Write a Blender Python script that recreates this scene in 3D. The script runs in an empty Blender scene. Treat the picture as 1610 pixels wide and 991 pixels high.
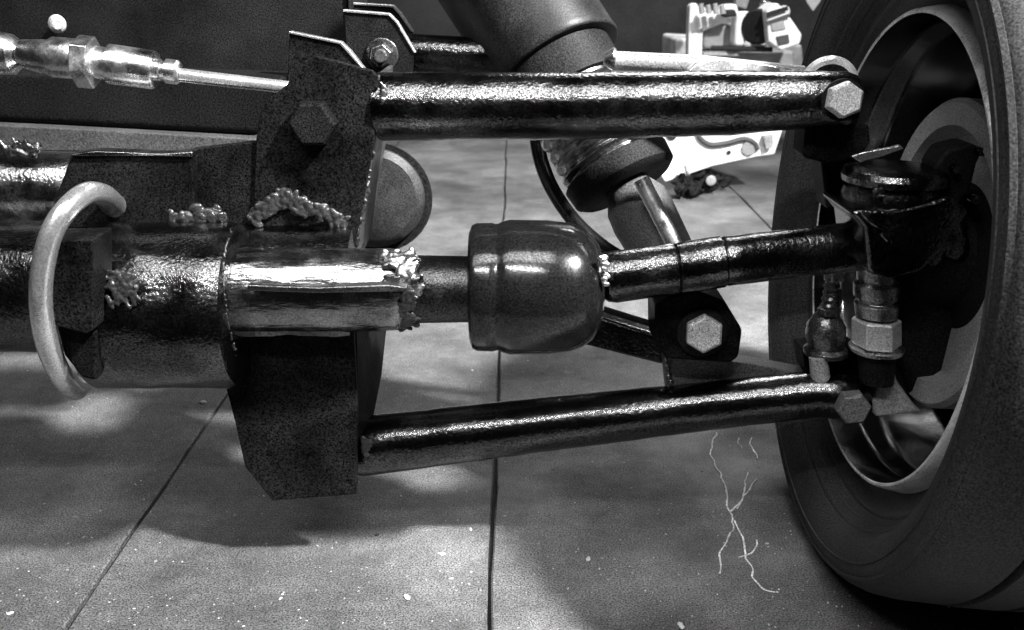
import bpy, bmesh, math, random
from mathutils import Vector, Matrix, noise
random.seed(7)
S = bpy.context.scene
COL = S.collection
R = math.radians

# ------------------------------------------------------------------ camera, world, lamps, exposure
PITCH = R(19.6); FPX = 1500.0
CAM = Vector((0, 0, .474))
cd = bpy.data.cameras.new('camera'); cam = bpy.data.objects.new('camera', cd); COL.objects.link(cam)
cam.location = CAM; cam.rotation_euler = (R(90) - PITCH, 0, 0)
cd.sensor_width = 36; cd.lens = 36 * FPX / 1610; cd.clip_start = .02; cd.clip_end = 60
cd.dof.use_dof = True; cd.dof.focus_distance = .74; cd.dof.aperture_fstop = 14
S.camera = cam
W = bpy.data.worlds.new('World'); S.world = W; W.use_nodes = True
bg = W.node_tree.nodes['Background']; bg.inputs[0].default_value = (1, 1, 1, 1); bg.inputs[1].default_value = .012
def area(name, loc, target, sx, sy, power, spread=180):
    l = bpy.data.lights.new(name, 'AREA'); l.shape = 'RECTANGLE'; l.size = sx; l.size_y = sy
    l.energy = power; l.spread = R(spread)
    o = bpy.data.objects.new(name, l); COL.objects.link(o); o.location = loc
    o.rotation_euler = (Vector(target) - Vector(loc)).to_track_quat('-Z', 'Y').to_euler()
    return o
area('ceiling_tube_lamp', (-.35, -.62, 1.75), (-.1, .9, .35), 1.1, .022, 4.5, 90)
area('ceiling_soft_lamp', (-.45, -.1, 2.3), (-.45, 1.0, .2), 1.9, .7, 7.5, 90)
area('hanging_work_lamp', (1.15, .02, 1.85), (.05, 1.4, .1), .14, .14, 36, 62)
area('back_room_lamp', (.6, 3.0, 2.3), (.6, 2.8, 0), 1.0, .8, 45)
S.view_settings.view_transform = 'Standard'; S.view_settings.look = 'None'
S.view_settings.exposure = .22; S.view_settings.gamma = 1

# ------------------------------------------------------------------ helpers
def P(px, py, Y):
    """world point that lies at world depth Y on the sight line of a photograph pixel"""
    x = (px - 805) / FPX; y = (495.5 - py) / FPX
    d = Vector((x, math.cos(PITCH) + y * math.sin(PITCH), -math.sin(PITCH) + y * math.cos(PITCH)))
    return CAM + d * (Y / d.y)
def mpp(px, py, Y):
    y = (495.5 - py) / FPX
    return (Y / (math.cos(PITCH) + y * math.sin(PITCH))) / FPX
def G(px, py):
    """point of the floor under a photograph pixel"""
    x = (px - 805) / FPX; y = (495.5 - py) / FPX
    d = Vector((x, math.cos(PITCH) + y * math.sin(PITCH), -math.sin(PITCH) + y * math.cos(PITCH)))
    return CAM + d * (-CAM.z / d.z)

MATS = {}
def mat(name, base, rough=.45, metal=0.0, speck=.5, sscale=750, patch=.3, pscale=14, bump=.25, bscale=420, coat=0.0, spec=.5, stretch=None, rvar=.15):
    if name in MATS: return MATS[name]
    m = bpy.data.materials.new(name); m.use_nodes = True; nt = m.node_tree; N = nt.nodes; L = nt.links
    b = N['Principled BSDF']; tc = N.new('ShaderNodeTexCoord'); mp = N.new('ShaderNodeMapping')
    L.new(tc.outputs['Object'], mp.inputs[0])
    if stretch: mp.inputs['Scale'].default_value = stretch
    n1 = N.new('ShaderNodeTexNoise'); n1.inputs['Scale'].default_value = sscale; n1.inputs['Detail'].default_value = 3
    n2 = N.new('ShaderNodeTexNoise'); n2.inputs['Scale'].default_value = pscale; n2.inputs['Detail'].default_value = 8; n2.inputs['Roughness'].default_value = .62
    n3 = N.new('ShaderNodeTexNoise'); n3.inputs['Scale'].default_value = bscale; n3.inputs['Detail'].default_value = 4
    L.new(tc.outputs['Object'], n1.inputs['Vector']); L.new(tc.outputs['Object'], n2.inputs['Vector']); L.new(mp.outputs[0], n3.inputs['Vector'])
    r1 = N.new('ShaderNodeMapRange'); r1.inputs[1].default_value = .32; r1.inputs[2].default_value = .68
    r1.inputs[3].default_value = 1 - speck; r1.inputs[4].default_value = 1 + speck * 2
    r2 = N.new('ShaderNodeMapRange'); r2.inputs[1].default_value = .3; r2.inputs[2].default_value = .7
    r2.inputs[3].default_value = 1 - patch; r2.inputs[4].default_value = 1 + patch
    L.new(n1.outputs[0], r1.inputs[0]); L.new(n2.outputs[0], r2.inputs[0])
    mu = N.new('ShaderNodeMath'); mu.operation = 'MULTIPLY'; L.new(r1.outputs[0], mu.inputs[0]); L.new(r2.outputs[0], mu.inputs[1])
    m2 = N.new('ShaderNodeMath'); m2.operation = 'MULTIPLY'; m2.inputs[1].default_value = base; L.new(mu.outputs[0], m2.inputs[0])
    cc = N.new('ShaderNodeCombineColor')
    for i in range(3): L.new(m2.outputs[0], cc.inputs[i])
    L.new(cc.outputs[0], b.inputs['Base Color'])
    rr = N.new('ShaderNodeMapRange'); rr.inputs[1].default_value = .3; rr.inputs[2].default_value = .7
    rr.inputs[3].default_value = max(.03, rough - rvar); rr.inputs[4].default_value = min(1, rough + rvar)
    L.new(n2.outputs[0], rr.inputs[0]); L.new(rr.outputs[0], b.inputs['Roughness'])
    b.inputs['Metallic'].default_value = metal; b.inputs['Specular IOR Level'].default_value = spec
    b.inputs['Coat Weight'].default_value = coat; b.inputs['Coat Roughness'].default_value = .12
    bp = N.new('ShaderNodeBump'); bp.inputs['Strength'].default_value = bump; bp.inputs['Distance'].default_value = .0012
    L.new(n3.outputs[0], bp.inputs['Height']); L.new(bp.outputs[0], b.inputs['Normal'])
    if coat: L.new(bp.outputs[0], b.inputs['Coat Normal'])
    MATS[name] = m; return m
BLK = mat('black_gloss_paint', .095, .19, metal=1, speck=.7, bump=.42, bscale=330, rvar=.07, patch=.6, pscale=30)
BLKD = mat('black_dusty_steel', .008, .6, speck=.9, bump=.4, bscale=500, spec=.1)
BLKP = mat('black_rough_plate', .006, .5, speck=1, bump=.3, bscale=420, spec=.03, patch=.8, pscale=22)
RUB = mat('black_rubber_boot', .05, .16, metal=.9, speck=.5, bump=.04, bscale=600, rvar=.05)
TYRE = mat('tyre_rubber', .022, .6, speck=.9, bump=.3, bscale=500, spec=.3, patch=.4, pscale=9)
STEEL = mat('scuffed_bare_steel', .26, .24, metal=1, speck=.35, bump=.8, bscale=130, stretch=(.35, 1, 1.6), patch=.45, pscale=24)
CHR = mat('bright_plated_steel', .8, .3, metal=1, speck=.25, bump=.3, bscale=150, patch=.25, pscale=40)
DMET = mat('dark_oily_metal', .10, .3, metal=.9, speck=.6, bump=.7, bscale=200, patch=.5, pscale=30)
WELD = mat('weld_bead_metal', .24, .36, metal=1, speck=.5, bump=.5, bscale=300, patch=.7, pscale=90)
WELDK = mat('painted_weld_bead', .02, .3, speck=.5, bump=.4, bscale=300, spec=.6)
BOLT = mat('zinc_bolt_head', .5, .5, metal=.35, speck=.55, bump=.3, sscale=900)
BOLTD = mat('dull_bolt_head', .10, .55, metal=.3, speck=.6, bump=.3)
PIPE = mat('pale_pipe', .75, .22, speck=.25, bump=.12, metal=.85, patch=.12)
LIP = mat('rim_lip_alloy', .85, .38, metal=.5, speck=.35, bump=.4, patch=.35, pscale=40)
BARREL = mat('rim_barrel_paint', .15, .15, metal=1, rvar=.04, speck=.4, bump=.15, bscale=60, patch=.3, pscale=20)
GREY = mat('grey_cast_metal', .26, .6, speck=.45, bump=.4, metal=.2)
GREYD = mat('dark_grey_cast_metal', .04, .6, speck=.5, bump=.4)
WHITE = mat('white_stamped_metal', .8, .4, speck=.15, bump=.2, patch=.15, metal=.1)
SLOT = mat('hole_black', .008, .8, speck=.2)

def setmesh(bm, name, m, loc, parent, bevel=0, angle=35, label=None, kind=None):
    bmesh.ops.recalc_face_normals(bm, faces=bm.faces)
    me = bpy.data.meshes.new(name); bm.transform(Matrix.Translation(-loc)); bm.to_mesh(me); bm.free()
    for f in me.polygons: f.use_smooth = True
    if name.startswith(('weld', 'grease', 'knuckle', 'plate_weld', 'boot_bead')): angle = 179
    me.set_sharp_from_angle(angle=R(angle)); me.materials.append(m)
    o = bpy.data.objects.new(name, me); COL.objects.link(o)
    if bevel:
        b = o.modifiers.new('bevel', 'BEVEL'); b.width = bevel; b.segments = 2; b.limit_method = 'ANGLE'; b.angle_limit = R(35); b.harden_normals = True
    if name.startswith(('weld', 'grease', 'knuckle')):
        rm = o.modifiers.new('fuse', 'REMESH'); rm.mode = 'VOXEL'; rm.voxel_size = .0007; rm.use_smooth_shade = True
        sm = o.modifiers.new('flow', 'SMOOTH'); sm.iterations = 8 if name != 'knuckle' else 14
    if parent: o.parent = parent
    else: o.location = loc
    if label: o['label'] = label
    if kind: o['kind'] = kind
    return o
class Thing:
    def __init__(s, name, label, cat, loc, group=None):
        s.loc = Vector(loc); s.o = bpy.data.objects.new(name, None); COL.objects.link(s.o); s.o.location = s.loc
        s.o.empty_display_size = .02
        s.o['label'] = label; s.o['category'] = cat
        if group: s.o['group'] = group
    def part(s, name, bm, m, parent=None, **k):
        return setmesh(bm, name, m, s.loc, parent or s.o, **k)
def single(name, bm, m, label=None, cat=None, group=None, kind=None, loc=None, **k):
    if loc is None:
        loc = Vector((0, 0, 0))
        for v in bm.verts: loc += v.co
        loc /= max(1, len(bm.verts)); loc.z = min(v.co.z for v in bm.verts)
    o = setmesh(bm, name, m, Vector(loc), None, kind=kind, **k)
    if label: o['label'] = label
    if cat: o['category'] = cat
    if group: o['group'] = group
    return o
def basis(d):
    d = d.normalized(); u = d.cross(Vector((0, 0, 1)))
    if u.length < .2: u = d.cross(Vector((0, 1, 0)))
    u.normalize(); return u, d.cross(u).normalized(), d
def rings(bm, cs, rs, us, vs, n=40, cap=True, phase=0, wob=0, closed=False):
    prev = None; first = None; allr = []
    for c, r, u, v in zip(cs, rs, us, vs):
        ring = []
        for k in range(n):
            a = 2 * math.pi * k / n + phase
            q = c + (u * math.cos(a) + v * math.sin(a)) * r
            if wob: q += (q - c).normalized() * wob * noise.noise(q * 60) if r > 1e-6 else Vector()
            ring.append(bm.verts.new(q))
        allr.append(ring)
    for a, b in zip(allr, allr[1:] + ([allr[0]] if closed else [])):
        for k in range(n): bm.faces.new((a[k], a[(k + 1) % n], b[(k + 1) % n], b[k]))
    if cap and not closed:
        bm.faces.new(allr[0][::-1]); bm.faces.new(allr[-1])
    return bm
def turned(pts, n=48, bm=None, hexa=False, wob=0, sub=0, phase=0, axis=None):
    """surface of revolution; pts = (px, py, radius px, Y), all seen in the photograph, axis from first to last"""
    bm = bm or bmesh.new()
    cs = [P(a, b, d) for a, b, r, d in pts]; rs = [r * mpp(a, b, d) for a, b, r, d in pts]
    if sub:
        c2 = [cs[0]]; r2 = [rs[0]]
        for i in range(len(cs) - 1):
            L_ = (cs[i + 1] - cs[i]).length; k = max(1, int(L_ / sub))
            for j in range(1, k + 1): c2.append(cs[i].lerp(cs[i + 1], j / k)); r2.append(rs[i] + (rs[i + 1] - rs[i]) * j / k)
        cs, rs = c2, r2
    d = Vector(axis) if axis else cs[-1] - cs[0]
    u, v, _ = basis(d)
    return rings(bm, cs, rs, [u] * len(cs), [v] * len(cs), n=6 if hexa else n, wob=wob, phase=phase)
def sweep(pts, n=20, bm=None, steps=6, wob=0, closed=False):
    """smooth tube through world points with radii: pts = [(Vector, r)]"""
    bm = bm or bmesh.new()
    cs = []; rs = []
    q = [p for p, r in pts]; rr = [r for p, r in pts]; m = len(q)
    for i in range(m - 1):
        p0 = q[max(0, i - 1)]; p1 = q[i]; p2 = q[i + 1]; p3 = q[min(m - 1, i + 2)]
        for j in range(steps):
            t = j / steps
            cs.append(.5 * ((2 * p1) + (p2 - p0) * t + (2 * p0 - 5 * p1 + 4 * p2 - p3) * t * t + (3 * p1 - p0 - 3 * p2 + p3) * t ** 3))
            rs.append(rr[i] + (rr[i + 1] - rr[i]) * t)
    cs.append(q[-1]); rs.append(rr[-1])
    us = []; vs = []; u = None
    for i in range(len(cs)):
        d = (cs[min(i + 1, len(cs) - 1)] - cs[max(i - 1, 0)]).normalized()
        if u is None: u, v, _ = basis(d)
        else:
            u = (u - d * u.dot(d)).normalized(); v = d.cross(u)
        us.append(u); vs.append(v)
    return rings(bm, cs, rs, us, vs, n=n, wob=wob)
def prism(pts, Y, depth, bm=None, back=None):
    """plate: outline seen in the photograph standing at depth Y, `depth` metres thick (away from camera)"""
    bm = bm or bmesh.new()
    f = [P(a, b, (Y if len(c) == 0 else c[0])) for a, b, *c in pts]
    off = Vector((0, depth, 0)) if back is None else Vector(back)
    a = [bm.verts.new(p) for p in f]; b = [bm.verts.new(p + off) for p in f]; n = len(f)
    bm.faces.new(a); bm.faces.new(b[::-1])
    for i in range(n): bm.faces.new((a[i], b[i], b[(i + 1) % n], a[(i + 1) % n]))
    return bm
def box(x0, x1, y0, y1, z0, z1, bm=None):
    bm = bm or bmesh.new()
    bmesh.ops.create_cube(bm, size=1, matrix=Matrix.Translation(((x0 + x1) / 2, (y0 + y1) / 2, (z0 + z1) / 2)) @ Matrix.Diagonal((x1 - x0, y1 - y0, z1 - z0, 1)))
    return bm
def bolt(px, py, rpx, Y, h, hexa=True, phase=0, tilt=(0, 0, 0), bm=None):
    """hex head facing the camera with a chamfered crown, back face at Y"""
    bm = bm or bmesh.new(); c = P(px, py, Y); r = rpx * mpp(px, py, Y)
    d = (Vector((0, -1, 0)) + Vector(tilt)).normalized(); u, v, _ = basis(d)
    cs = [c, c + d * h * .8, c + d * h]; rs = [r, r, r * .86]
    return rings(bm, cs, rs, [u] * 3, [v] * 3, n=6 if hexa else 36, phase=phase)
def blobs(spots, Y, rpx, n, spread, seed=1, bm=None, cyl=None, crinkle=.0002):
    """lumpy weld metal: overlapping small squashed balls round a polyline of pixels"""
    bm = bm or bmesh.new(); rd = random.Random(seed)
    for i in range(n):
        t = rd.random() * (len(spots) - 1); k = int(t); t -= k
        a = spots[k]; b = spots[min(k + 1, len(spots) - 1)]
        px = a[0] + (b[0] - a[0]) * t + rd.gauss(0, spread); py = a[1] + (b[1] - a[1]) * t + rd.gauss(0, spread)
        YY = Y + .002 + rd.uniform(-.002, .0015)
        if cyl:      # lie on a tube: (axis height px, radius px, axis depth)
            dy = max(-.96, min(.96, (py - cyl[0]) / cyl[1])); py = cyl[0] + dy * cyl[1]
            YY = cyl[2] - math.sqrt(1 - dy * dy) * cyl[1] * mpp(px, py, cyl[2]) + rd.uniform(0, .0015)
        s = rpx * rd.uniform(.8, 1.5) * mpp(px, py, YY)
        M = Matrix.Translation(P(px, py, YY)) @ Matrix.Rotation(rd.uniform(0, 6.3), 4, 'Y') @ Matrix.Rotation(rd.uniform(-.5, .5), 4, 'X') @ Matrix.Diagonal((s * rd.uniform(1, 1.7), s * .9, s * rd.uniform(.75, 1), 1))
        M = M @ Matrix.Identity(4); M = Matrix.Translation(M.translation) @ Matrix.Diagonal((1, .75, 1, 1)) @ Matrix.Translation(-M.translation) @ M
        bmesh.ops.create_icosphere(bm, subdivisions=2, radius=1, matrix=M)
    for v in bm.verts: v.co += noise.noise_vector(v.co * 250) * crinkle
    return bm

# ------------------------------------------------------------------ the setting: floor slabs, back wall
def floor_mat():
    m = bpy.data.materials.new('worn_concrete'); m.use_nodes = True; nt = m.node_tree; N = nt.nodes; L = nt.links
    b = N['Principled BSDF']; tc = N.new('ShaderNodeTexCoord')
    geo = N.new('ShaderNodeNewGeometry')
    def nz(s, d=6, r=.6):
        n = N.new('ShaderNodeTexNoise'); n.inputs['Scale'].default_value = s; n.inputs['Detail'].default_value = d; n.inputs['Roughness'].default_value = r
        L.new(geo.outputs['Position'], n.inputs['Vector']); return n.outputs[0]
    def rng(o, a, b_, c, d):
        r = N.new('ShaderNodeMapRange'); r.inputs[1].default_value = a; r.inputs[2].default_value = b_; r.inputs[3].default_value = c; r.inputs[4].default_value = d
        L.new(o, r.inputs[0]); return r.outputs[0]
    def mul(a, b_):
        q = N.new('ShaderNodeMath'); q.operation = 'MULTIPLY'; L.new(a, q.inputs[0])
        if isinstance(b_, float): q.inputs[1].default_value = b_
        else: L.new(b_, q.inputs[1])
        return q.outputs[0]
    v = mul(rng(nz(2.6, 6, .65), .38, .62, .5, 1.35), rng(nz(13, 8, .7), .35, .65, .75, 1.25))
    v = mul(v, rng(nz(640, 3, .8), .38, .62, .0, 2.1))
    v = mul(v, rng(nz(90, 5, .7), .35, .65, .8, 1.15))
    v = mul(v, rng(nz(5.3, 4, .5), .58, .72, 1.0, .6))       # oil stains
    v = mul(v, .115)
    cc = N.new('ShaderNodeCombineColor')
    for i in range(3): L.new(v, cc.inputs[i])
    L.new(cc.outputs[0], b.inputs['Base Color'])
    L.new(rng(nz(7, 5), .35, .65, .45, .85), b.inputs['Roughness'])
    bp = N.new('ShaderNodeBump'); bp.inputs['Strength'].default_value = .35; bp.inputs['Distance'].default_value = .002
    L.new(nz(160, 8, .75), bp.inputs['Height']); L.new(bp.outputs[0], b.inputs['Normal'])
    return m
CONC = floor_mat()
JOINT = mat('joint_dirt', .018, .95, speck=.6, bump=.6, spec=.2)
fl = single('floor', box(-4, 6, .2, 8, -.05, -.006), JOINT, kind='structure', loc=(0, 0, 0))
def slab(x0, x1, y0, y1):
    bm = bmesh.new(); g = .0011; n = 170; rows = []
    for j in range(n + 1):
        y = y0 + (y1 - y0) * (j / n) ** 1.7
        w0 = g + abs(noise.noise(Vector((x0, y * 9, 1)))) * .0016 + abs(noise.noise(Vector((x0, y * 60, 2)))) * .0016
        w1 = g + abs(noise.noise(Vector((x1, y * 9, 5)))) * .0016 + abs(noise.noise(Vector((x1, y * 60, 7)))) * .0016
        sh0 = noise.noise(Vector((x0, y * 5, 3))) * .004; sh1 = noise.noise(Vector((x1, y * 5, 3))) * .004
        xs = [(x0 + w0 + sh0, -.02), (x0 + w0 + sh0, -.0015), (x0 + w0 + .0015 + sh0, 0), (x1 - w1 - .0015 + sh1, 0), (x1 - w1 + sh1, -.0015), (x1 - w1 + sh1, -.02)]
        rows.append([bm.verts.new((x, y, z)) for x, z in xs])
    for a, b in zip(rows, rows[1:]):
        for k in range(5): bm.faces.new((a[k], a[k + 1], b[k + 1], b[k]))
    setmesh(bm, 'slab', CONC, Vector((0, 0, 0)), fl)
xs = [-4, -1.02, -.68, -.343, -.017, .517, .86, 1.5, 6]
for a, b in zip(xs, xs[1:]): slab(a, b, .25, 7.9)
wallm = mat('mottled_wall_plaster', .075, .85, speck=.5, sscale=200, patch=.45, pscale=4, bump=.3, bscale=60)
single('wall', box(-4, 6, 5.0, 5.15, 0, 3.0), wallm, kind='structure')

# ------------------------------------------------------------------ chassis (one welded thing)
ch = Thing('car_chassis', 'black welded tube and plate frame of the car filling the left half', 'car frame', P(250, 640, .76))
ch.part('body_panel', prism([(-900, -420), (528, -420), (548, 60), (556, 225), (-900, 225)], .98, .03), mat('dark_body_panel', .006, .6, speck=1, patch=.5, spec=.08), bevel=.002)
ch.part('panel_flange', prism([(529, -420), (540, -420), (566, 225), (556, 225)], .975, .09), BLKD, bevel=.001)
ch.part('box_beam', prism([(-900, 96), (150, 112), (452, 122), (430, 150), (405, 215), (60, 197), (-900, 150)], .84, .06), mat('soot_black_paint', .006, .5, speck=.8, spec=.06), bevel=.008)
ch.part('beam_shelf', prism([(-900, 155), (60, 199), (404, 218), (410, 240), (-900, 236)], .83, .05, back=(0, .05, .0)), GREYD, bevel=.002)
ch.part('frame_rail', turned([(-900, 285, 60, .80), (330, 300, 58, .80)], sub=.02, wob=.0006), mat('worn_rail_metal', .6, .2, metal=1, speck=.5, bump=.4, patch=.7, pscale=30))
ch.part('gusset_plate', prism([(112, 243), (205, 240), (302, 245), (306, 360), (68, 360), (78, 335)], .725, .010), BLKP, bevel=.0016)
ch.part('gusset_edge_glint', prism([(112, 242.5), (150, 238), (205, 240), (255, 242), (302, 239), (303, 247), (205, 245), (112, 246)], .722, .016), STEEL, bevel=.0008)  # pale strip in place of the gusset's top edge catching light
ch.part('cross_tube', turned([(-900, 452, 102, .745), (562, 452, 102, .745)], sub=.012, wob=.0012, n=72), BLK)
ch.part('side_web', prism([(300, 235), (412, 222), (412, 372), (300, 372)], .745, .01), BLKP, bevel=.001)
# main bracket: channel of front plate and right flange
up = [(408, 182), (412, 168), (424, 155), (452, 132), (462, 112), (478, 96), (494, 88), (530, 96), (568, 107), (585, 111), (594, 120), (588, 225), (568, 330), (552, 420), (556, 520), (562, 640), (561, 778), (428, 788), (385, 735), (368, 660), (352, 600), (380, 480), (398, 330), (402, 220)]
lo_i = up.index((552, 420)); upper = up[:lo_i + 1] + [(545, 440), (400, 440)] + up[-2:]; lower = [(552, 420)] + up[lo_i + 1:-2] + [(385, 430)]
ch.part('bracket_plate', prism(upper, .742, .007), BLKP, bevel=.0014)
ch.part('bracket_plate', prism(lower, .698, .007), BLKP, bevel=.0014)
FLG = mat('lit_flange_paint', .02, .42, speck=.8, bump=.6, spec=.7, patch=.6, pscale=40)  # light on the upper flange put into a lighter, glossier paint
ch.part('bracket_flange', prism([(588, 119), (597, 119), (590, 225), (571, 330), (558, 420), (549, 420), (562, 330), (581, 225)], .75, .09), FLG, bevel=.0012)
def sheet(pts, off):
    bm = bmesh.new(); a = [bm.verts.new(P(*q)) for q in pts]; b = [bm.verts.new(P(*q) + Vector(off)) for q in pts]; n = len(a)
    bm.faces.new(a); bm.faces.new(b[::-1])
    for k in range(n): bm.faces.new((a[k], b[k], b[(k + 1) % n], a[(k + 1) % n]))
    return bm
ch.part('bracket_flange', sheet([(560, 470, .706), (563, 695, .706), (588, 652, .76), (600, 590, .79), (608, 520, .80), (608, 470, .80)], (-.005, 0, 0)), BLKP, bevel=.001)
rp = [(455, 50), (535, 67), (548, 80), (572, 108), (575, 200), (448, 200), (452, 120)]
ch.part('bracket_rear_plate', prism(rp, .85, .007), BLKP, bevel=.0012)
ch.part('rear_plate_glint', prism([(454, 49), (536, 66), (550, 80), (573, 109), (569, 109), (546, 83), (534, 70), (454, 53)], .848, .011), mat('edge_highlight', .5, .35, metal=.8, speck=.3), bevel=.0006)  # bright strip standing in for light caught on the plate's edge
ch.part('bracket_bolt', bolt(495, 192, 38, .742, .014), BLKP, bevel=.0009)
ch.part('round_cover', turned([(588, 312, 4, .865), (588, 312, 66, .866), (588, 312, 78, .872), (588, 312, 80, .88)], axis=(-.05, 1, 0)), mat('sooty_cover_metal', .016, .55, speck=.7, patch=.6, pscale=25))
ch.part('cover_drum', turned([(590, 312, 88, .882), (592, 312, 88, .96)], axis=(.0, 1, 0)), BLKD)
ch.part('weld_bead', blobs([(400, 338), (425, 322), (450, 312), (480, 326), (545, 348)], .738, 4.6, 260, 6, 3), WELDK)
ch.part('weld_bead', blobs([(268, 342), (350, 344)], .712, 3.8, 90, 3.5, 5), WELDK)
ch.part('weld_bead', blobs([(588, 225), (570, 330), (555, 390)], .748, 3.5, 60, 2, 6), WELDK)
ch.part('weld_bead', blobs([(-4, 232), (55, 234)], .772, 4, 110, 6, 9), WELD)
ch.part('weld_bead', blobs([(300, 338), (345, 342)], .714, 7, 30, 5, 10), WELDK)

# rear brackets behind
rb = Thing('rear_bracket', 'pair of cut black plates with a pale nut at top centre behind the upper arm', 'bracket', P(600, 230, .9))
a1 = [(540, 16), (612, 22), (624, 35), (652, 82), (640, 200), (560, 200), (545, 90)]
rb.part('front_plate', prism(a1, .88, .006), BLKP, bevel=.001)
a2 = [(556, 5), (618, 9), (630, 22), (648, 50), (655, 200), (600, 200), (556, 60)]
rb.part('rear_plate', prism(a2, .95, .006), BLKP, bevel=.001)
EDGE = MATS['edge_highlight']  # edge highlights of both plates laid on as bright strips
rb.part('plate_edge_glint', prism([(539, 15), (612, 21), (625, 34), (654, 83), (650, 83), (622, 36), (611, 25), (539, 19)], .878, .010), EDGE, bevel=.0006)
rb.part('plate_edge_glint', prism([(555, 4), (618, 8), (631, 21), (650, 50), (646, 50), (628, 24), (617, 12), (555, 8)], .948, .010), EDGE, bevel=.0006)
w = rb.part('washer', bolt(601, 86, 26, .88, .003, hexa=False), DMET, bevel=.0008)
nt_ = rb.part('nut', bolt(600, 87, 20, .877, .010, phase=.3), DMET, bevel=.0008)
rb.part('bolt_end', bolt(599, 88, 10, .867, .006, hexa=False), CHR, parent=nt_)

# ------------------------------------------------------------------ brake line and its fittings
bl = Thing('brake_pipe', 'bright plated pipe with hexagon union nut running across the dark panel at upper left', 'pipe', P(250, 150, .76))
def ax(px): return 92 + (px - 140) * .118
bl.part('hose_end', turned([(-900, ax(-160) + 12, 34, .76), (0, 84, 33, .76), (22, 86, 31, .76), (34, 86, 20, .76)]), CHR)
bl.part('hose_sleeve', turned([(24, 84, 10, .757), (34, 85, 22, .757), (76, 90, 27, .757), (84, 90, 31, .757), (124, 93, 31, .757)]), CHR, bevel=.0006)
bl.part('union_nut', turned([(120, 96, 34, .757), (123, 96, 41, .757), (148, 99, 41, .757), (152, 99, 34, .757)], hexa=True, phase=R(18)), CHR, bevel=.0008)
bl.part('union_body', turned([(150, 98, 25, .757), (172, 101, 25, .757), (173, 101, 31, .757), (240, 110, 30, .757), (245, 110, 27, .757)]), CHR)
bl.part('olive', turned([(244, 110, 17, .757), (252, 110, 17, .757), (254, 111, 14, .757), (260, 111, 14, .757), (262, 112, 19, .757), (279, 114, 19, .757), (283, 114, 15, .757)]), CHR)
bl.part('thin_pipe', turned([(280, 118, 11, .757), (455, 138, 10, .79)]), PIPE)
bn = Thing('panel_rivet', 'small round pale bolt head on the dark panel above the brake pipe', 'bolt', P(90, 50, .97))
bn.part('bolt_shank', turned([(90, 38, 8, .95), (91, 38, 8, .98)], axis=(0, 1, 0)), BOLTD)
bn.part('bolt_head', turned([(90, 38, 8, .938), (90, 38, 13, .941), (90, 38, 14.5, .945), (90, 38, 14.5, .95)], axis=(0, 1, 0)), BOLT)

# ------------------------------------------------------------------ steering tube, sleeve, boot, tie rod
st = Thing('steering_rod', 'long steering rod with scuffed steel tube, fat rubber boot and glossy tie rod', 'steering rod', P(700, 500, .70))
sl_pts = [(150, 478, 40, .70), (152, 479, 118, .70), (160, 480, 130, .70), (366, 480, 130, .70), (380, 480, 127, .70), (386, 480, 116, .70), (388, 480, 60, .70)]
sl = st.part('sleeve', turned(sl_pts, n=80, sub=.008, wob=.0011), BLK)
st.part('clamp_block', prism([(77, 379), (146, 377), (146, 520), (136, 526), (84, 512), (77, 500)], .618, .034), BLKP, bevel=.0012)
st.part('clamp_foot', prism([(86, 508), (150, 520), (152, 600), (128, 596), (100, 560)], .632, .05), BLKP, bevel=.003)
st.part('weld_bead', blobs([(170, 425), (185, 470), (205, 430), (205, 475)], .6365, 3.6, 150, 7, 11, cyl=(480, 130, .70)), WELDK)
st.part('weld_bead', blobs([(188, 562), (205, 556)], .638, 3, 14, 3, 12, cyl=(480, 130, .70)), WELDK)
st.part('weld_bead', blobs([(366, 356, ), (352, 400), (350, 440), (356, 500), (372, 560)], .645, 1.7, 120, 1.0, 13, cyl=(480, 130, .70)), WELDK)
st.part('inner_tube', turned([(360, 456, 66, .69), (560, 456, 66, .69), (625, 456, 64, .69), (640, 456, 56, .69)], n=80, sub=.006, wob=.0012), STEEL)
st.part('key_strip', prism([(388, 448), (500, 452), (612, 448), (640, 452), (640, 459), (500, 462), (388, 458)], .648, .01), DMET, bevel=.0015)
st.part('weld_collar', blobs([(606, 408), (650, 408), (630, 440), (655, 450)], .661, 5, 200, 6, 15, cyl=(456, 60, .69)), WELD)
st.part('weld_collar', blobs([(612, 440), (640, 470), (618, 500), (645, 500), (630, 506)], .667, 4.8, 220, 6, 16, cyl=(456, 62, .69)), WELDK)
st.part('shaft', turned([(630, 455, 54, .69), (742, 455, 52, .69)], sub=.01), mat('dark_grey_shaft', .05, .38, metal=1, speck=.6, bump=.3))
bt = [(738, 452, 50, .69), (739, 452, 88, .69), (743, 452, 97, .69), (750, 452, 100, .69), (774, 452, 101, .69), (780, 452, 99.5, .69), (784, 452, 100, .69), (790, 452, 103, .69), (802, 452, 106, .69), (860, 452, 105, .69), (895, 452, 101, .69), (915, 452, 94, .69), (930, 452, 83, .69), (941, 452, 66, .69), (947, 451, 45, .69), (949, 451, 20, .69)]
st.part('rubber_boot', turned(bt, n=96, wob=.0004), RUB)
st.part('boot_bead', blobs([(948, 400), (953, 425), (952, 445)], .655, 4, 16, 2, 18), CHR)
tr = [(946, 440, 30, .69), (952, 437, 38, .69), (965, 436, 41, .69), (1060, 423, 40, .69), (1063, 422, 37, .69), (1066, 422, 40, .69), (1134, 412, 41, .69), (1137, 412, 38, .69), (1141, 411, 39.5, .69), (1250, 398, 39, .695), (1368, 385, 39, .70)]
st.part('tie_rod', turned(tr, n=64, sub=.008, wob=.0005), BLK)
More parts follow.
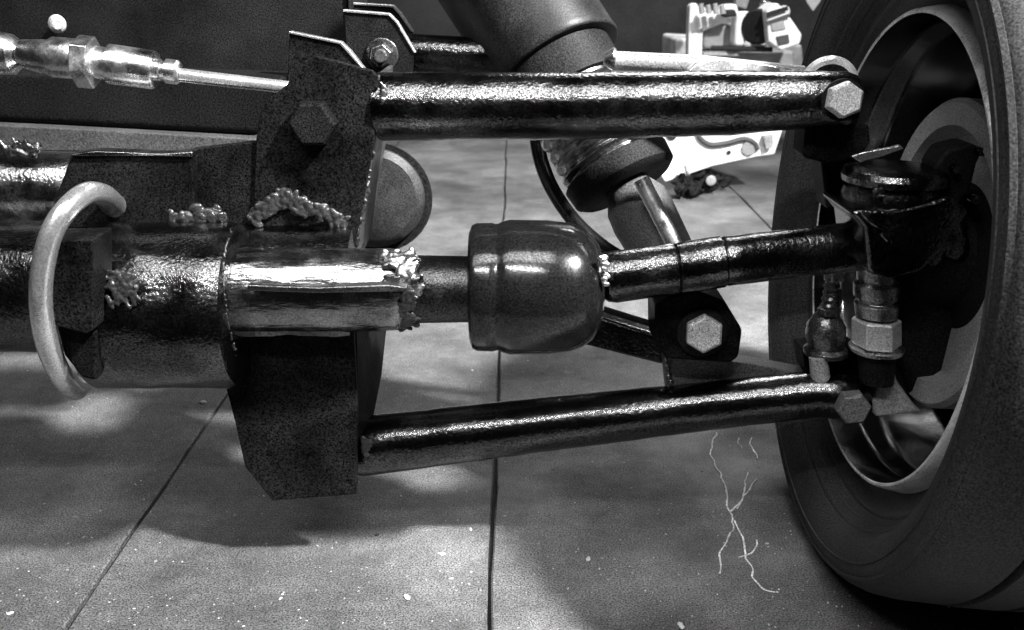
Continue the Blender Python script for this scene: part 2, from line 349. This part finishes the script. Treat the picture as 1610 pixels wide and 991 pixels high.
# pale curved pipe
jp = [(180, 324, .728), (172, 316, .700), (160, 306, .672), (135, 305, .648), (104, 330, .628), (80, 370, .618), (66, 430, .614), (65, 490, .614), (76, 545, .622), (96, 590, .645), (118, 612, .69), (130, 600, .73)]
hk = sweep([(P(a, b, c), (17.5 if i > 1 else 18.5) * mpp(a, b, c)) for i, (a, b, c) in enumerate(jp)], n=32, steps=8)
single('curved_pipe', hk, PIPE, 'pale bent pipe curling round the black sleeve at far left', 'pipe', loc=P(96, 590, .64))

# ------------------------------------------------------------------ upper arm
ua = Thing('upper_control_arm', 'thick glossy black suspension tube running to the wheel across the top', 'control arm', P(900, 215, .74))
ua.part('arm_tube', turned([(597, 168, 50, .765), (599, 168, 53, .765), (900, 167, 52, .745), (1150, 162, 50, .725), (1230, 159, 46, .715), (1290, 157, 44, .71), (1330, 157, 43, .708), (1348, 157, 36, .707), (1354, 157, 22, .707)], n=80, sub=.01, wob=.0006), BLK)
ub = ua.part('pivot_bolt', bolt(1324, 157, 29, .681, .013, phase=R(25), tilt=(-.1, 0, .12)), BOLT, bevel=.0008)
ua.part('washer', bolt(1324, 157, 33, .684, .003, hexa=False), BLKD)
ua.part('weld_bead', blobs([(600, 130), (603, 150), (602, 166)], .738, 3, 40, 1.5, 21), WELD)
ua.part('end_bush', turned([(1303, 136, 40, .745), (1303, 136, 47, .75), (1303, 136, 47, .795), (1303, 136, 40, .80)], axis=(.05, 1, .0), n=48), LIP)
ua.part('bush_core', turned([(1305, 138, 36, .738), (1306, 138, 36, .80)], axis=(.05, 1, .0)), BLKD)
ua.part('rear_leg', turned([(962, 96, 12, .80), (968, 96, 15, .80), (1100, 103, 16, .80), (1262, 120, 16, .80)], sub=.01), mat('pale_arm_paint', .22, .35, speck=.4, bump=.4, metal=.4))
ua.part('leg_gusset', prism([(1095, 100), (1125, 92), (1180, 96), (1255, 110), (1260, 128), (1090, 128), (1080, 112)], .775, .012), mat('shiny_gusset', .6, .3, speck=.3, bump=.9, bscale=90, metal=.8, patch=.5, pscale=50), bevel=.002)
ua.part('end_eye', turned([(950, 92, 9, .79), (962, 92, 17, .79), (966, 94, 17, .79)]), CHR)
ua.part('rear_tube', turned([(640, 84, 30, .90), (905, 98, 30, .86)], sub=.02), BLK)

# ------------------------------------------------------------------ lower arm
la = Thing('lower_control_arm', 'thick black suspension tube rising to the wheel along the bottom', 'control arm', P(900, 700, .73))
la.part('arm_tube', turned([(564, 702, 46, .745), (568, 702, 47, .745), (900, 662, 42, .735), (1150, 634, 38, .72), (1280, 620, 37, .71), (1325, 622, 38, .705), (1350, 625, 36, .705), (1366, 627, 22, .705)], n=72, sub=.01, wob=.0006), mat('satin_black_paint', .065, .2, metal=1, speck=.7, bump=.3, bscale=300, rvar=.07))
la.part('weld_bead', blobs([(572, 690), (578, 700), (572, 710)], .70, 4, 22, 2.5, 23), WELDK)
la.part('pivot_bolt', bolt(1338, 636, 27, .678, .014, phase=R(10), tilt=(-.15, 0, .1)), BOLTD, bevel=.0008)
la.part('mount_plate', prism([(1044, 560), (1060, 560), (1180, 572), (1272, 590), (1290, 612), (1050, 620)], .728, .02), mat('worn_grey_plate', .075, .5, speck=.6, bump=.5), bevel=.0015)
la.part('plate_weld', blobs([(1046, 565), (1055, 605)], .724, 2.4, 20, 1, 24), WELD)
la.part('rear_leg', prism([(880, 500, .80), (945, 500, .78), (1035, 528, .75), (1050, 578, .75), (925, 545, .78), (880, 540, .80)], .78, .03), BLK, bevel=.005)
la.part('leg_highlight_ridge', turned([(948, 486, 5, .78), (1032, 512, 5, .74)]), BLKD)

# ------------------------------------------------------------------ shock absorber
sh = Thing('shock_absorber', 'slanted black shock absorber with ribbed collar passing behind the upper arm', 'shock absorber', P(1105, 560, .70))
def PZ(px, py, t):
    x = (px - 805) / FPX; y = (495.5 - py) / FPX
    return CAM + Vector((x, math.cos(PITCH) + y * math.sin(PITCH), -math.sin(PITCH) + y * math.cos(PITCH))) * t
SA = (PZ(1105, 522, .80) - PZ(813, 0, .86)).normalized()
def shk(rows, n=72, m=None):
    cs = [PZ(a, b, t) for a, b, r, t in rows]; rs = [r * t / FPX for a, b, r, t in rows]
    u, v, _ = basis(SA); bm = bmesh.new()
    return rings(bm, cs, rs, [u] * len(cs), [v] * len(cs), n=n)
DUST = mat('dusty_black_cylinder', .008, .5, speck=1, bump=.15, patch=.9, pscale=16, spec=.2)
sh.part('cylinder', shk([(730, -130, 105, .88), (872, 91, 105, .86), (877, 99, 106, .86), (879, 102, 104, .86)]), DUST, bevel=.001)
sh.part('inner_sleeve', shk([(870, 95, 92, .86), (905, 150, 90, .855)]), BLKD)
rows = []
for i in range(27):
    t = i / 26; k = i % 4
    rows.append((896 + 70 * t, 138 + 122 * t, (84, 72, 74, 84)[k], .853 - .01 * t))
sh.part('ribbed_collar', shk(rows), mat('gloss_black_rib', .4, .2, metal=1, speck=.5, bump=.3, bscale=90), bevel=.0005)
sh.part('end_ring', shk([(966, 262, 84, .842), (968, 265, 88, .842), (982, 288, 86, .84), (986, 294, 76, .84)]), BLKD, bevel=.001)
sh.part('rod_tube', shk([(985, 292, 34, .835), (1000, 318, 50, .83), (1012, 342, 52, .825), (1060, 430, 46, .81), (1098, 505, 40, .80)], n=48), mat('grey_rod_paint', .05, .5, speck=.6, bump=.4))
sh.part('rod_highlight', turned([(1008, 282, 13, .755), (1070, 405, 13, .735)], n=32), CHR)  # bright bar laid along the rod as its highlight
hexp = [(1030, 480), (1060, 462), (1100, 458), (1140, 474), (1168, 520), (1162, 562), (1150, 572), (1052, 566), (1030, 545)]
sh.part('eye_plate', prism(hexp, .705, .045), BLKP, bevel=.003)
sh.part('eye_washer', bolt(1103, 521, 40, .706, .005, hexa=False), BLKD, bevel=.0008)
eb = sh.part('eye_bolt', bolt(1106, 522, 31, .701, .011, phase=R(30), tilt=(-.1, 0, .12)), BOLT, bevel=.001)

ho = [(842, 200, .93), (850, 250, .93), (870, 300, .93), (905, 350, .93), (950, 390, .93), (1000, 420, .93)]
single('rubber_hose', sweep([(P(*q), 12 * mpp(*q)) for q in ho], n=20), RUB, 'black rubber hose curving down beside the ribbed shock collar', 'hose', loc=P(905, 350, .93))
for k, (a, b) in enumerate([((868, 226), (882, 238)), ((872, 262), (894, 254))]):
    c = Thing('hose_clip', ['short bright clip at the upper end of the black hose, just under the arm', 'short bright clip lower on the black hose, beside the ribbed collar'][k], 'clip', P(*b, .9), group='clips on the black hose')
    c.part('band', turned([(a[0], a[1], 8, .905), (b[0], b[1], 8, .905)]), CHR, bevel=.0006)
    c.part('screw', turned([(b[0] - 2, b[1] - 2, 5, .899), (b[0] + 6, b[1] + 1, 5, .899)], hexa=True), CHR)

# ------------------------------------------------------------------ wheel (tyre, rim, shield)
WC = Vector((.305, .73, .474 - .2073)); YAW = -.0356; CMB = .0415
def wmat():
    return Matrix.Translation(WC) @ Matrix.Rotation(-CMB * -1, 4, 'Y') @ Matrix.Rotation(YAW, 4, 'Z')
WM = wmat()
def wlathe(prof, n=160, closed=False, wob=0):
    """profile (x offset towards outboard, radius) turned about the wheel axis"""
    bm = bmesh.new(); rr = []
    for x, r in prof:
        ring = []
        for k in range(n):
            a = 2 * math.pi * k / n
            ring.append(bm.verts.new(WM @ Vector((x, math.cos(a) * r, math.sin(a) * r))))
        rr.append(ring)
    for a, b in zip(rr, rr[1:] + ([rr[0]] if closed else [])):
        for k in range(n): bm.faces.new((a[k], a[(k + 1) % n], b[(k + 1) % n], b[k]))
    return bm
wh = Thing('tyred_wheel', 'dark tyred wheel with bright rim lip seen from the inside at right', 'wheel', (WC.x, WC.y, 0))
tprof = [(.012, .186), (.005, .1878), (.004, .192), (.001, .198), (-.004, .2025), (-.007, .2040), (-.0085, .2065), (-.008, .2085), (-.014, .212), (-.022, .2165), (-.0235, .2175), (-.0235, .2190), (-.029, .222), (-.0345, .229), (-.0375, .238), (-.038, .246), (-.036, .253), (-.031, .259), (-.022, .263), (-.008, .2655), (.018, .267), (.019, .261), (.024, .261), (.025, .268), (.054, .269), (.055, .262), (.062, .262), (.063, .269), (.098, .269), (.099, .262), (.106, .262), (.107, .269), (.134, .268), (.135, .261), (.140, .261), (.141, .267), (.166, .265), (.180, .262), (.190, .256), (.196, .247), (.197, .235), (.192, .222), (.180, .205), (.165, .190), (.162, .183)]
ty = wh.part('tyre', wlathe(tprof, closed=True), TYRE, angle=60)
# raised moulding ring
wh.part('sidewall_ring', wlathe([(-.0355, .2505), (-.0378, .2515), (-.0375, .2535), (-.0345, .2555), (-.032, .254)], closed=True), TYRE, parent=ty)
for r_ in (.2135, .2415):
    x_ = -.0155 if r_ < .23 else -.0378
    wh.part('sidewall_ring', wlathe([(x_ + .001, r_ - .0012), (x_ - .0008, r_ - .0006), (x_ - .0009, r_ + .0006), (x_ + .001, r_ + .0012)], closed=True), TYRE, parent=ty)
rim = wh.part('rim_lip', wlathe([(.006, .1885), (.002, .1875), (-.005, .1862), (-.0095, .1850), (-.0115, .1835), (-.0118, .1820), (-.0108, .1812), (-.004, .1820), (.006, .1840)], closed=True), LIP)
wh.part('rim_barrel', wlathe([(-.0106, .1822), (-.0108, .1808), (.0125, .1790), (.018, .178), (.024, .171), (.034, .168), (.060, .167), (.072, .160), (.085, .157), (.120, .157), (.140, .150), (.150, .120), (.152, .0), (.156, .0), (.156, .125), (.145, .156), (.120, .163), (.085, .163), (.072, .168), (.034, .174), (.018, .1835)]), BARREL, angle=50)
wh.part('dust_shield', wlathe([(.050, .045), (.048, .094), (.042, .099), (.030, .101), (.029, .118), (.033, .1215), (.050, .1215), (.054, .118), (.056, .045)], closed=True), mat('pale_grey_shield', .27, .5, speck=.4, bump=.3))
wh.part('brake_drum', wlathe([(.066, .0), (.066, .118), (.070, .121), (.120, .121), (.123, .0)]), mat('black_drum', .012, .6, speck=.6, spec=.3))
wh.part('hub', wlathe([(.010, .0), (.010, .030), (.014, .036), (.045, .040), (.05, .06), (.062, .062)]), BLKD)

# ------------------------------------------------------------------ hub carrier / upright and its joints
hc = Thing('hub_carrier', 'black cast upright with domed ball joint joining arms and tie rod inside the wheel', 'wheel upright', P(1400, 640, .71))
UPZ = (0, 0, -1)
cap = [(1406, 262, 20, .70), (1406, 262, 64, .70), (1406, 266, 76, .70), (1406, 274, 81, .70), (1406, 284, 80, .70), (1406, 290, 70, .70), (1406, 296, 70, .70)]
bj = hc.part('ball_joint_cap', turned(cap, n=64, axis=UPZ, wob=.0008), BLK)
hc.part('ball_joint_body', turned([(1404, 292, 74, .70), (1404, 312, 82, .70), (1404, 335, 80, .70), (1410, 350, 60, .70)], n=64, axis=UPZ, wob=.0015, sub=.006), BLK)
hc.part('grease_lump', blobs([(1375, 300), (1400, 318), (1420, 316), (1465, 304)], .666, 4, 40, 4, 31), WELDK)
GLB = BLK
fork = [(1335, 334), (1352, 330), (1400, 332), (1450, 322), (1495, 308), (1512, 318), (1508, 345), (1485, 392), (1450, 428), (1400, 440), (1366, 432), (1358, 360)]
hc.part('steering_arm', prism(fork, .66, .07), BLK, bevel=.006)
hc.part('knuckle', blobs([(1372, 345), (1400, 352), (1450, 345), (1490, 335), (1480, 370), (1430, 395), (1400, 395)], .690, 19, 40, 5, 41, crinkle=.0002), GLB)
hc.part('arm_ridge', sweep([(P(1356, 334, .657), .0016), (P(1372, 350, .655), .0022), (P(1395, 362, .655), .0014)]), BLK)
hc.part('arm_ridge', sweep([(P(1385, 366, .656), .0014), (P(1395, 376, .655), .0024), (P(1402, 382, .656), .0014)]), BLK)
hc.part('spindle_casting', prism([(1395, 400), (1500, 330), (1530, 300), (1545, 380), (1545, 520), (1500, 600), (1440, 640), (1405, 560)], .715, .05), BLKD, bevel=.01)
hc.part('brake_bracket', prism([(1488, 235), (1530, 225), (1548, 236), (1538, 258), (1528, 300), (1500, 330), (1478, 300), (1470, 262)], .69, .03), BLKD, bevel=.004)
for (a, b) in ((1538, 237), (1497, 264), (1528, 312)):
    hc.part('bracket_screw', bolt(a, b, 7, .69, .008, hexa=False), BLK)
# lower joint: shiny threaded fitting
lb = hc.part('lower_joint', turned([(1378, 418, 30, .70), (1378, 440, 30, .70), (1378, 445, 35, .70), (1378, 466, 35, .70), (1378, 468, 29, .70), (1378, 473, 29, .70), (1378, 476, 34, .70), (1378, 496, 32, .70)], axis=UPZ), WELD, bevel=.0006)
hc.part('joint_nut', turned([(1378, 500, 34, .70), (1378, 503, 38, .70), (1378, 540, 38, .70), (1378, 543, 34, .70)], hexa=True, axis=UPZ, phase=R(12)), mat('bright_nut', .6, .4, metal=.5, speck=.3), bevel=.0008)
hc.part('joint_washer', turned([(1378, 545, 42, .70), (1378, 551, 40, .70)], axis=UPZ), CHR)
hc.part('joint_stem', turned([(1378, 550, 30, .70), (1378, 600, 26, .70)], axis=UPZ), BLKD)
pts = []
for i in range(14):
    y = 425 + i * 5; pts.append((1312 - i * .8, y, 13 if i % 2 else 10, .715))
pts += [(1300, 496, 20, .715), (1299, 512, 30, .715), (1298, 528, 31, .715), (1298, 545, 27, .715), (1298, 549, 34, .715), (1298, 556, 34, .715)]
hc.part('threaded_stud', turned(pts, axis=UPZ), DMET, bevel=.0004)
hc.part('stud_nut', turned([(1313, 424, 17, .71), (1312, 440, 17, .71)], hexa=True, axis=UPZ), CHR, bevel=.0006)
hc.part('stud_nut', turned([(1302, 484, 17, .71), (1302, 494, 17, .71)], hexa=True, axis=UPZ), DMET, bevel=.0006)
hc.part('lower_clevis', prism([(1262, 552), (1350, 548), (1368, 570), (1374, 620), (1360, 650), (1330, 596), (1268, 592)], .725, .03), BLKP, bevel=.002)
hc.part('spacer', turned([(1286, 560, 14, .705), (1290, 596, 15, .705)]), mat('grey_spacer', .25, .5, speck=.5))
hc.part('upper_clevis', prism([(1268, 196), (1368, 196), (1370, 225), (1352, 250), (1300, 258), (1262, 248)], .715, .03), BLKP, bevel=.003)
hc.part('clevis_block', prism([(1290, 244), (1350, 250), (1345, 330), (1300, 330)], .745, .03), BLKD, bevel=.003)
hc.part('bracket_glint', prism([(1338, 246), (1356, 240), (1400, 232), (1415, 228), (1422, 234), (1390, 246), (1352, 256)], .705, .004), mat('glint_silver', .65, .28, metal=.9, speck=.2, bump=1, bscale=120), bevel=.001)  # sliver of bracket, its glint given by bright silver colour
hc.part('lower_casting', prism([(1385, 560), (1405, 575), (1412, 600), (1440, 640), (1452, 650), (1378, 658), (1368, 640), (1384, 600)], .70, .03), MATS['pale_grey_shield'], bevel=.004)

# ------------------------------------------------------------------ things further back
wb = Thing('stamped_bracket', 'white stamped metal bracket with holes lying on the floor behind the upper arm', 'bracket', P(1120, 290, 2.2))
br = [(1030, 160), (1230, 150), (1232, 200), (1218, 243), (1190, 247), (1120, 262), (1046, 287), (1036, 272), (1042, 240)]
pl = wb.part('plate', prism(br, 2.15, .02), WHITE, bevel=.004)
def ringat(px, py, r1, r2, Y, t=.01):
    return turned([(px, py, r1, Y), (px, py, r2, Y - .003), (px, py, r2, Y + t)], axis=(0, 1, 0), n=24)
wb.part('hole', turned([(1056, 212, 9, 2.146), (1056, 212, 9, 2.149)], axis=(0, 1, 0), n=20), SLOT, parent=pl)
wb.part('hole', turned([(1146, 240, 3.5, 2.146), (1146, 240, 3.5, 2.149)], axis=(0, 1, 0), n=20), SLOT, parent=pl)
wb.part('grommet', turned([(1178, 233, 11, 2.142), (1178, 233, 12, 2.149)], axis=(0, 1, 0), n=24), GREY)
wb.part('rib', sweep([(P(a, b, 2.145), .006) for a, b in ((1096, 203), (1101, 218), (1118, 228), (1145, 225), (1170, 219), (1186, 226), (1190, 236))]), GREYD)
wb.part('tab', prism([(1200, 215), (1216, 212), (1216, 232), (1204, 236)], 2.13, .02), GREY, bevel=.003)
kn = Thing('greasy_casting', 'dark greasy casting lying on the floor under the white bracket', 'car part', G(1095, 325))
bm = bmesh.new()
for (a, b, r, Y) in ((1075, 285, 13, 2.14), (1098, 278, 16, 2.18), (1112, 292, 12, 2.16), (1130, 280, 10, 2.2), (1090, 300, 14, 2.12), (1070, 298, 9, 2.1), (1140, 286, 7, 2.2)):
    c = P(a, b, Y); r *= .9 * mpp(a, b, Y)
    bmesh.ops.create_icosphere(bm, subdivisions=3, radius=1, matrix=Matrix.Translation(c) @ Matrix.Diagonal((r * 1.2, r, r * .9, 1)))
for v in bm.verts: v.co += noise.noise_vector(v.co * 60) * .016 + noise.noise_vector(v.co * 190) * .006
kn.part('body', bm, BLKD, angle=180)
kn.part('boss', turned([(1118, 284, 6, 2.12), (1118, 284, 8, 2.122), (1118, 284, 8, 2.15)], axis=(0, 1, 0), n=24), GREY)
kn.part('stud', turned([(1082, 276, 3.5, 2.1), (1078, 262, 3.5, 2.12)], n=12), CHR)
eg = Thing('engine_part', 'white and grey machine casting with a boxy end at top right in the background', 'machine part', P(1170, 150, 2.5))
eg.part('post', prism([(1084, 8), (1096, 4), (1106, 40), (1104, 90), (1100, 170), (1080, 170), (1082, 60)], 2.4, .04), WHITE, bevel=.006)
eg.part('arm', prism([(1094, 22), (1130, 18), (1136, 8), (1160, 6), (1162, 22), (1142, 34), (1120, 44), (1096, 48)], 2.38, .05), WHITE, bevel=.008)
for k in range(4):
    eg.part('fin', turned([(1102 + k * 11, 6 + (k % 2) * 2, 4, 2.33), (1104 + k * 11, 22, 4.5, 2.33)], n=12), GREY)
eg.part('housing', prism([(1104, 48), (1140, 34), (1158, 42), (1160, 74), (1106, 78)], 2.42, .08), GREY, bevel=.01)
eg.part('black_cap', prism([(1134, 17), (1156, 15), (1160, 26), (1138, 28)], 2.34, .03), SLOT, bevel=.004)
eg.part('neck', prism([(1158, 20), (1186, 18), (1178, 40), (1172, 74), (1154, 74), (1156, 40)], 2.36, .06), WHITE, bevel=.01)
eg.part('ring', turned([(1190, 42, 24, 2.34), (1190, 42, 27, 2.35), (1196, 42, 27, 2.40)], axis=(.5, 1, 0), n=32), BLKD)
eg.part('boxy_end', prism([(1204, 18), (1222, 4), (1236, 18), (1262, 55), (1258, 70), (1228, 80), (1208, 66), (1206, 40)], 2.30, .10), WHITE, bevel=.006)
eg.part('window', prism([(1212, 36), (1232, 32), (1236, 46), (1214, 50)], 2.295, .004), GREY, bevel=.002)
eg.part('window', prism([(1220, 58), (1240, 54), (1242, 68), (1224, 72)], 2.295, .004), GREYD, bevel=.002)
eg.part('slot', prism([(1206, 20), (1238, 10), (1240, 16), (1206, 28)], 2.29, .006), SLOT)
eg.part('slot', prism([(1206, 34), (1240, 22), (1242, 27), (1206, 38)], 2.29, .006), GREYD)
eg.part('foot_bar', turned([(1118, 76, 4, 2.36), (1214, 78, 4, 2.36)], n=12), SLOT)
eg.part('base', prism([(1104, 82), (1250, 80), (1252, 170), (1104, 170)], 2.4, .10), GREY, bevel=.008)
rc = random.Random(12)
clut = Thing('scrap_metal_tray', 'pale tray of bright jumbled scrap metal behind the machine casting', 'tray', P(1150, 170, 2.75))
clut.part('tray', prism([(1062, 60), (1262, 70), (1270, 175), (1060, 175)], 2.75, .25), mat('scuffed_tray', .5, .5, speck=.4, patch=.5, pscale=12), bevel=.01)
for k in range(16):
    px = rc.uniform(1085, 1245); py = rc.uniform(0, 92); Y = rc.uniform(2.52, 2.72); w_ = rc.uniform(5, 14); h_ = rc.uniform(4, 12); an = rc.uniform(-.8, .8)
    q = []
    for (a, b) in ((-1, -1), (.3, -1.2), (1, -.4), (.9, 1), (-.6, .8)):
        a *= w_; b *= h_; q.append((px + a * math.cos(an) - b * math.sin(an), py + a * math.sin(an) + b * math.cos(an)))
    clut.part('metal_scrap', prism(q, Y, .03), rc.choice([WHITE, GREY, CHR, BLKD, WHITE]), bevel=.003)
for k in range(5):
    px = 1098 + k * 33 + rc.uniform(-6, 6); py = rc.uniform(10, 80); Y = 2.5
    clut.part('metal_ring', turned([(px, py, 4, Y), (px, py, 9, Y + .002), (px, py, 10, Y + .01), (px, py, 10, Y + .04)], axis=(rc.uniform(-.4, .4), 1, rc.uniform(-.3, .3)), n=20), rc.choice([WHITE, GREY, DMET]))
ws = Thing('paper_scrap', 'small bright white scrap beside the tyre at the top edge', 'scrap', P(1272, 20, 2.6))
ws.part('sheet', prism([(1262, -20), (1292, -20), (1290, 2), (1279, 17), (1270, 4)], 2.6, .01), WHITE)

# ------------------------------------------------------------------ floor litter
FL = mat('pale_fleck', .6, .6, speck=.3)
flecks = [(320, 634, 5, 'pale round pebble by the floor joint left of the lower bracket'), (694, 872, 5, 'pale chip of stone on the floor left of the middle joint'),
 (640, 941, 6, 'long bright paint flake near the bottom edge left of the middle joint'), (441, 942, 3, 'tiny white speck on the bright floor at lower left'),
 (740, 833, 3, 'tiny white speck in the shade left of the middle joint'), (1560, 896, 7, 'grey chip lying at the tyre in the lower right corner'),
 (925, 880, 5, 'grey chip on the dark floor right of the middle joint'), (1070, 985, 7, 'flat pale flake at the bottom edge right of centre')]
for px, py, r, lab in flecks:
    c = G(px, py); s = r * mpp(px, py, c.y)
    bm = bmesh.new(); bmesh.ops.create_icosphere(bm, subdivisions=2, radius=1, matrix=Matrix.Translation(c + Vector((0, 0, s * .3))) @ Matrix.Rotation(px, 4, 'Z') @ Matrix.Diagonal((s * 1.3, s * .7, s * .4, 1)))
    for v in bm.verts: v.co += noise.noise_vector(v.co * 300) * s * .35
    single('floor_chip', bm, FL, lab, 'chip', 'chips lying on the floor', loc=c)
bm = bmesh.new(); rd = random.Random(4)
for i in range(1500):
    px = rd.uniform(-50, 1650); py = rd.uniform(560, 1020); c = G(px, py); s = rd.uniform(.0003, .0009) * (2.2 if rd.random() < .04 else 1)
    bmesh.ops.create_icosphere(bm, subdivisions=1, radius=1, matrix=Matrix.Translation(c + Vector((0, 0, s * .3))) @ Matrix.Rotation(rd.uniform(0, 6), 4, 'Z') @ Matrix.Diagonal((s * rd.uniform(1, 2), s, s * .5, 1)))
single('floor_grit', bm, mat('grit', .22, .8, speck=.9, sscale=40), 'fine pale grit scattered over the concrete floor', 'grit', kind='stuff', loc=(0, 0, 0))
strs = [[(1128, 680), (1118, 710), (1132, 745), (1145, 790), (1152, 810)], [(1190, 755), (1170, 780), (1152, 805)], [(1176, 745), (1170, 775), (1160, 800)],
        [(1152, 810), (1150, 840), (1132, 880), (1130, 905)], [(1184, 690), (1182, 700), (1192, 722)], [(1160, 690), (1166, 705)], [(1180, 900), (1190, 920), (1205, 932), (1222, 930)], [(1190, 850), (1180, 870), (1165, 878)],
        [(1155, 820), (1175, 880), (1184, 905)]]
sg = Thing('frayed_string', 'thin pale frayed string tangled on the floor left of the tyre', 'string', G(1150, 815))
for s in strs:
    q = []
    for i, (a, b) in enumerate(s): c = G(a, b); q.append((c + Vector((0, 0, .0005)), .0007))
    bm = sweep(q, n=6, steps=6)
    for v in bm.verts:
        d = noise.noise_vector(v.co * 70) * .004; v.co += Vector((d.x, d.y, 0))
    sg.part('strand', bm, mat('pale_string', .6, .6, speck=.5, patch=.6, pscale=60))
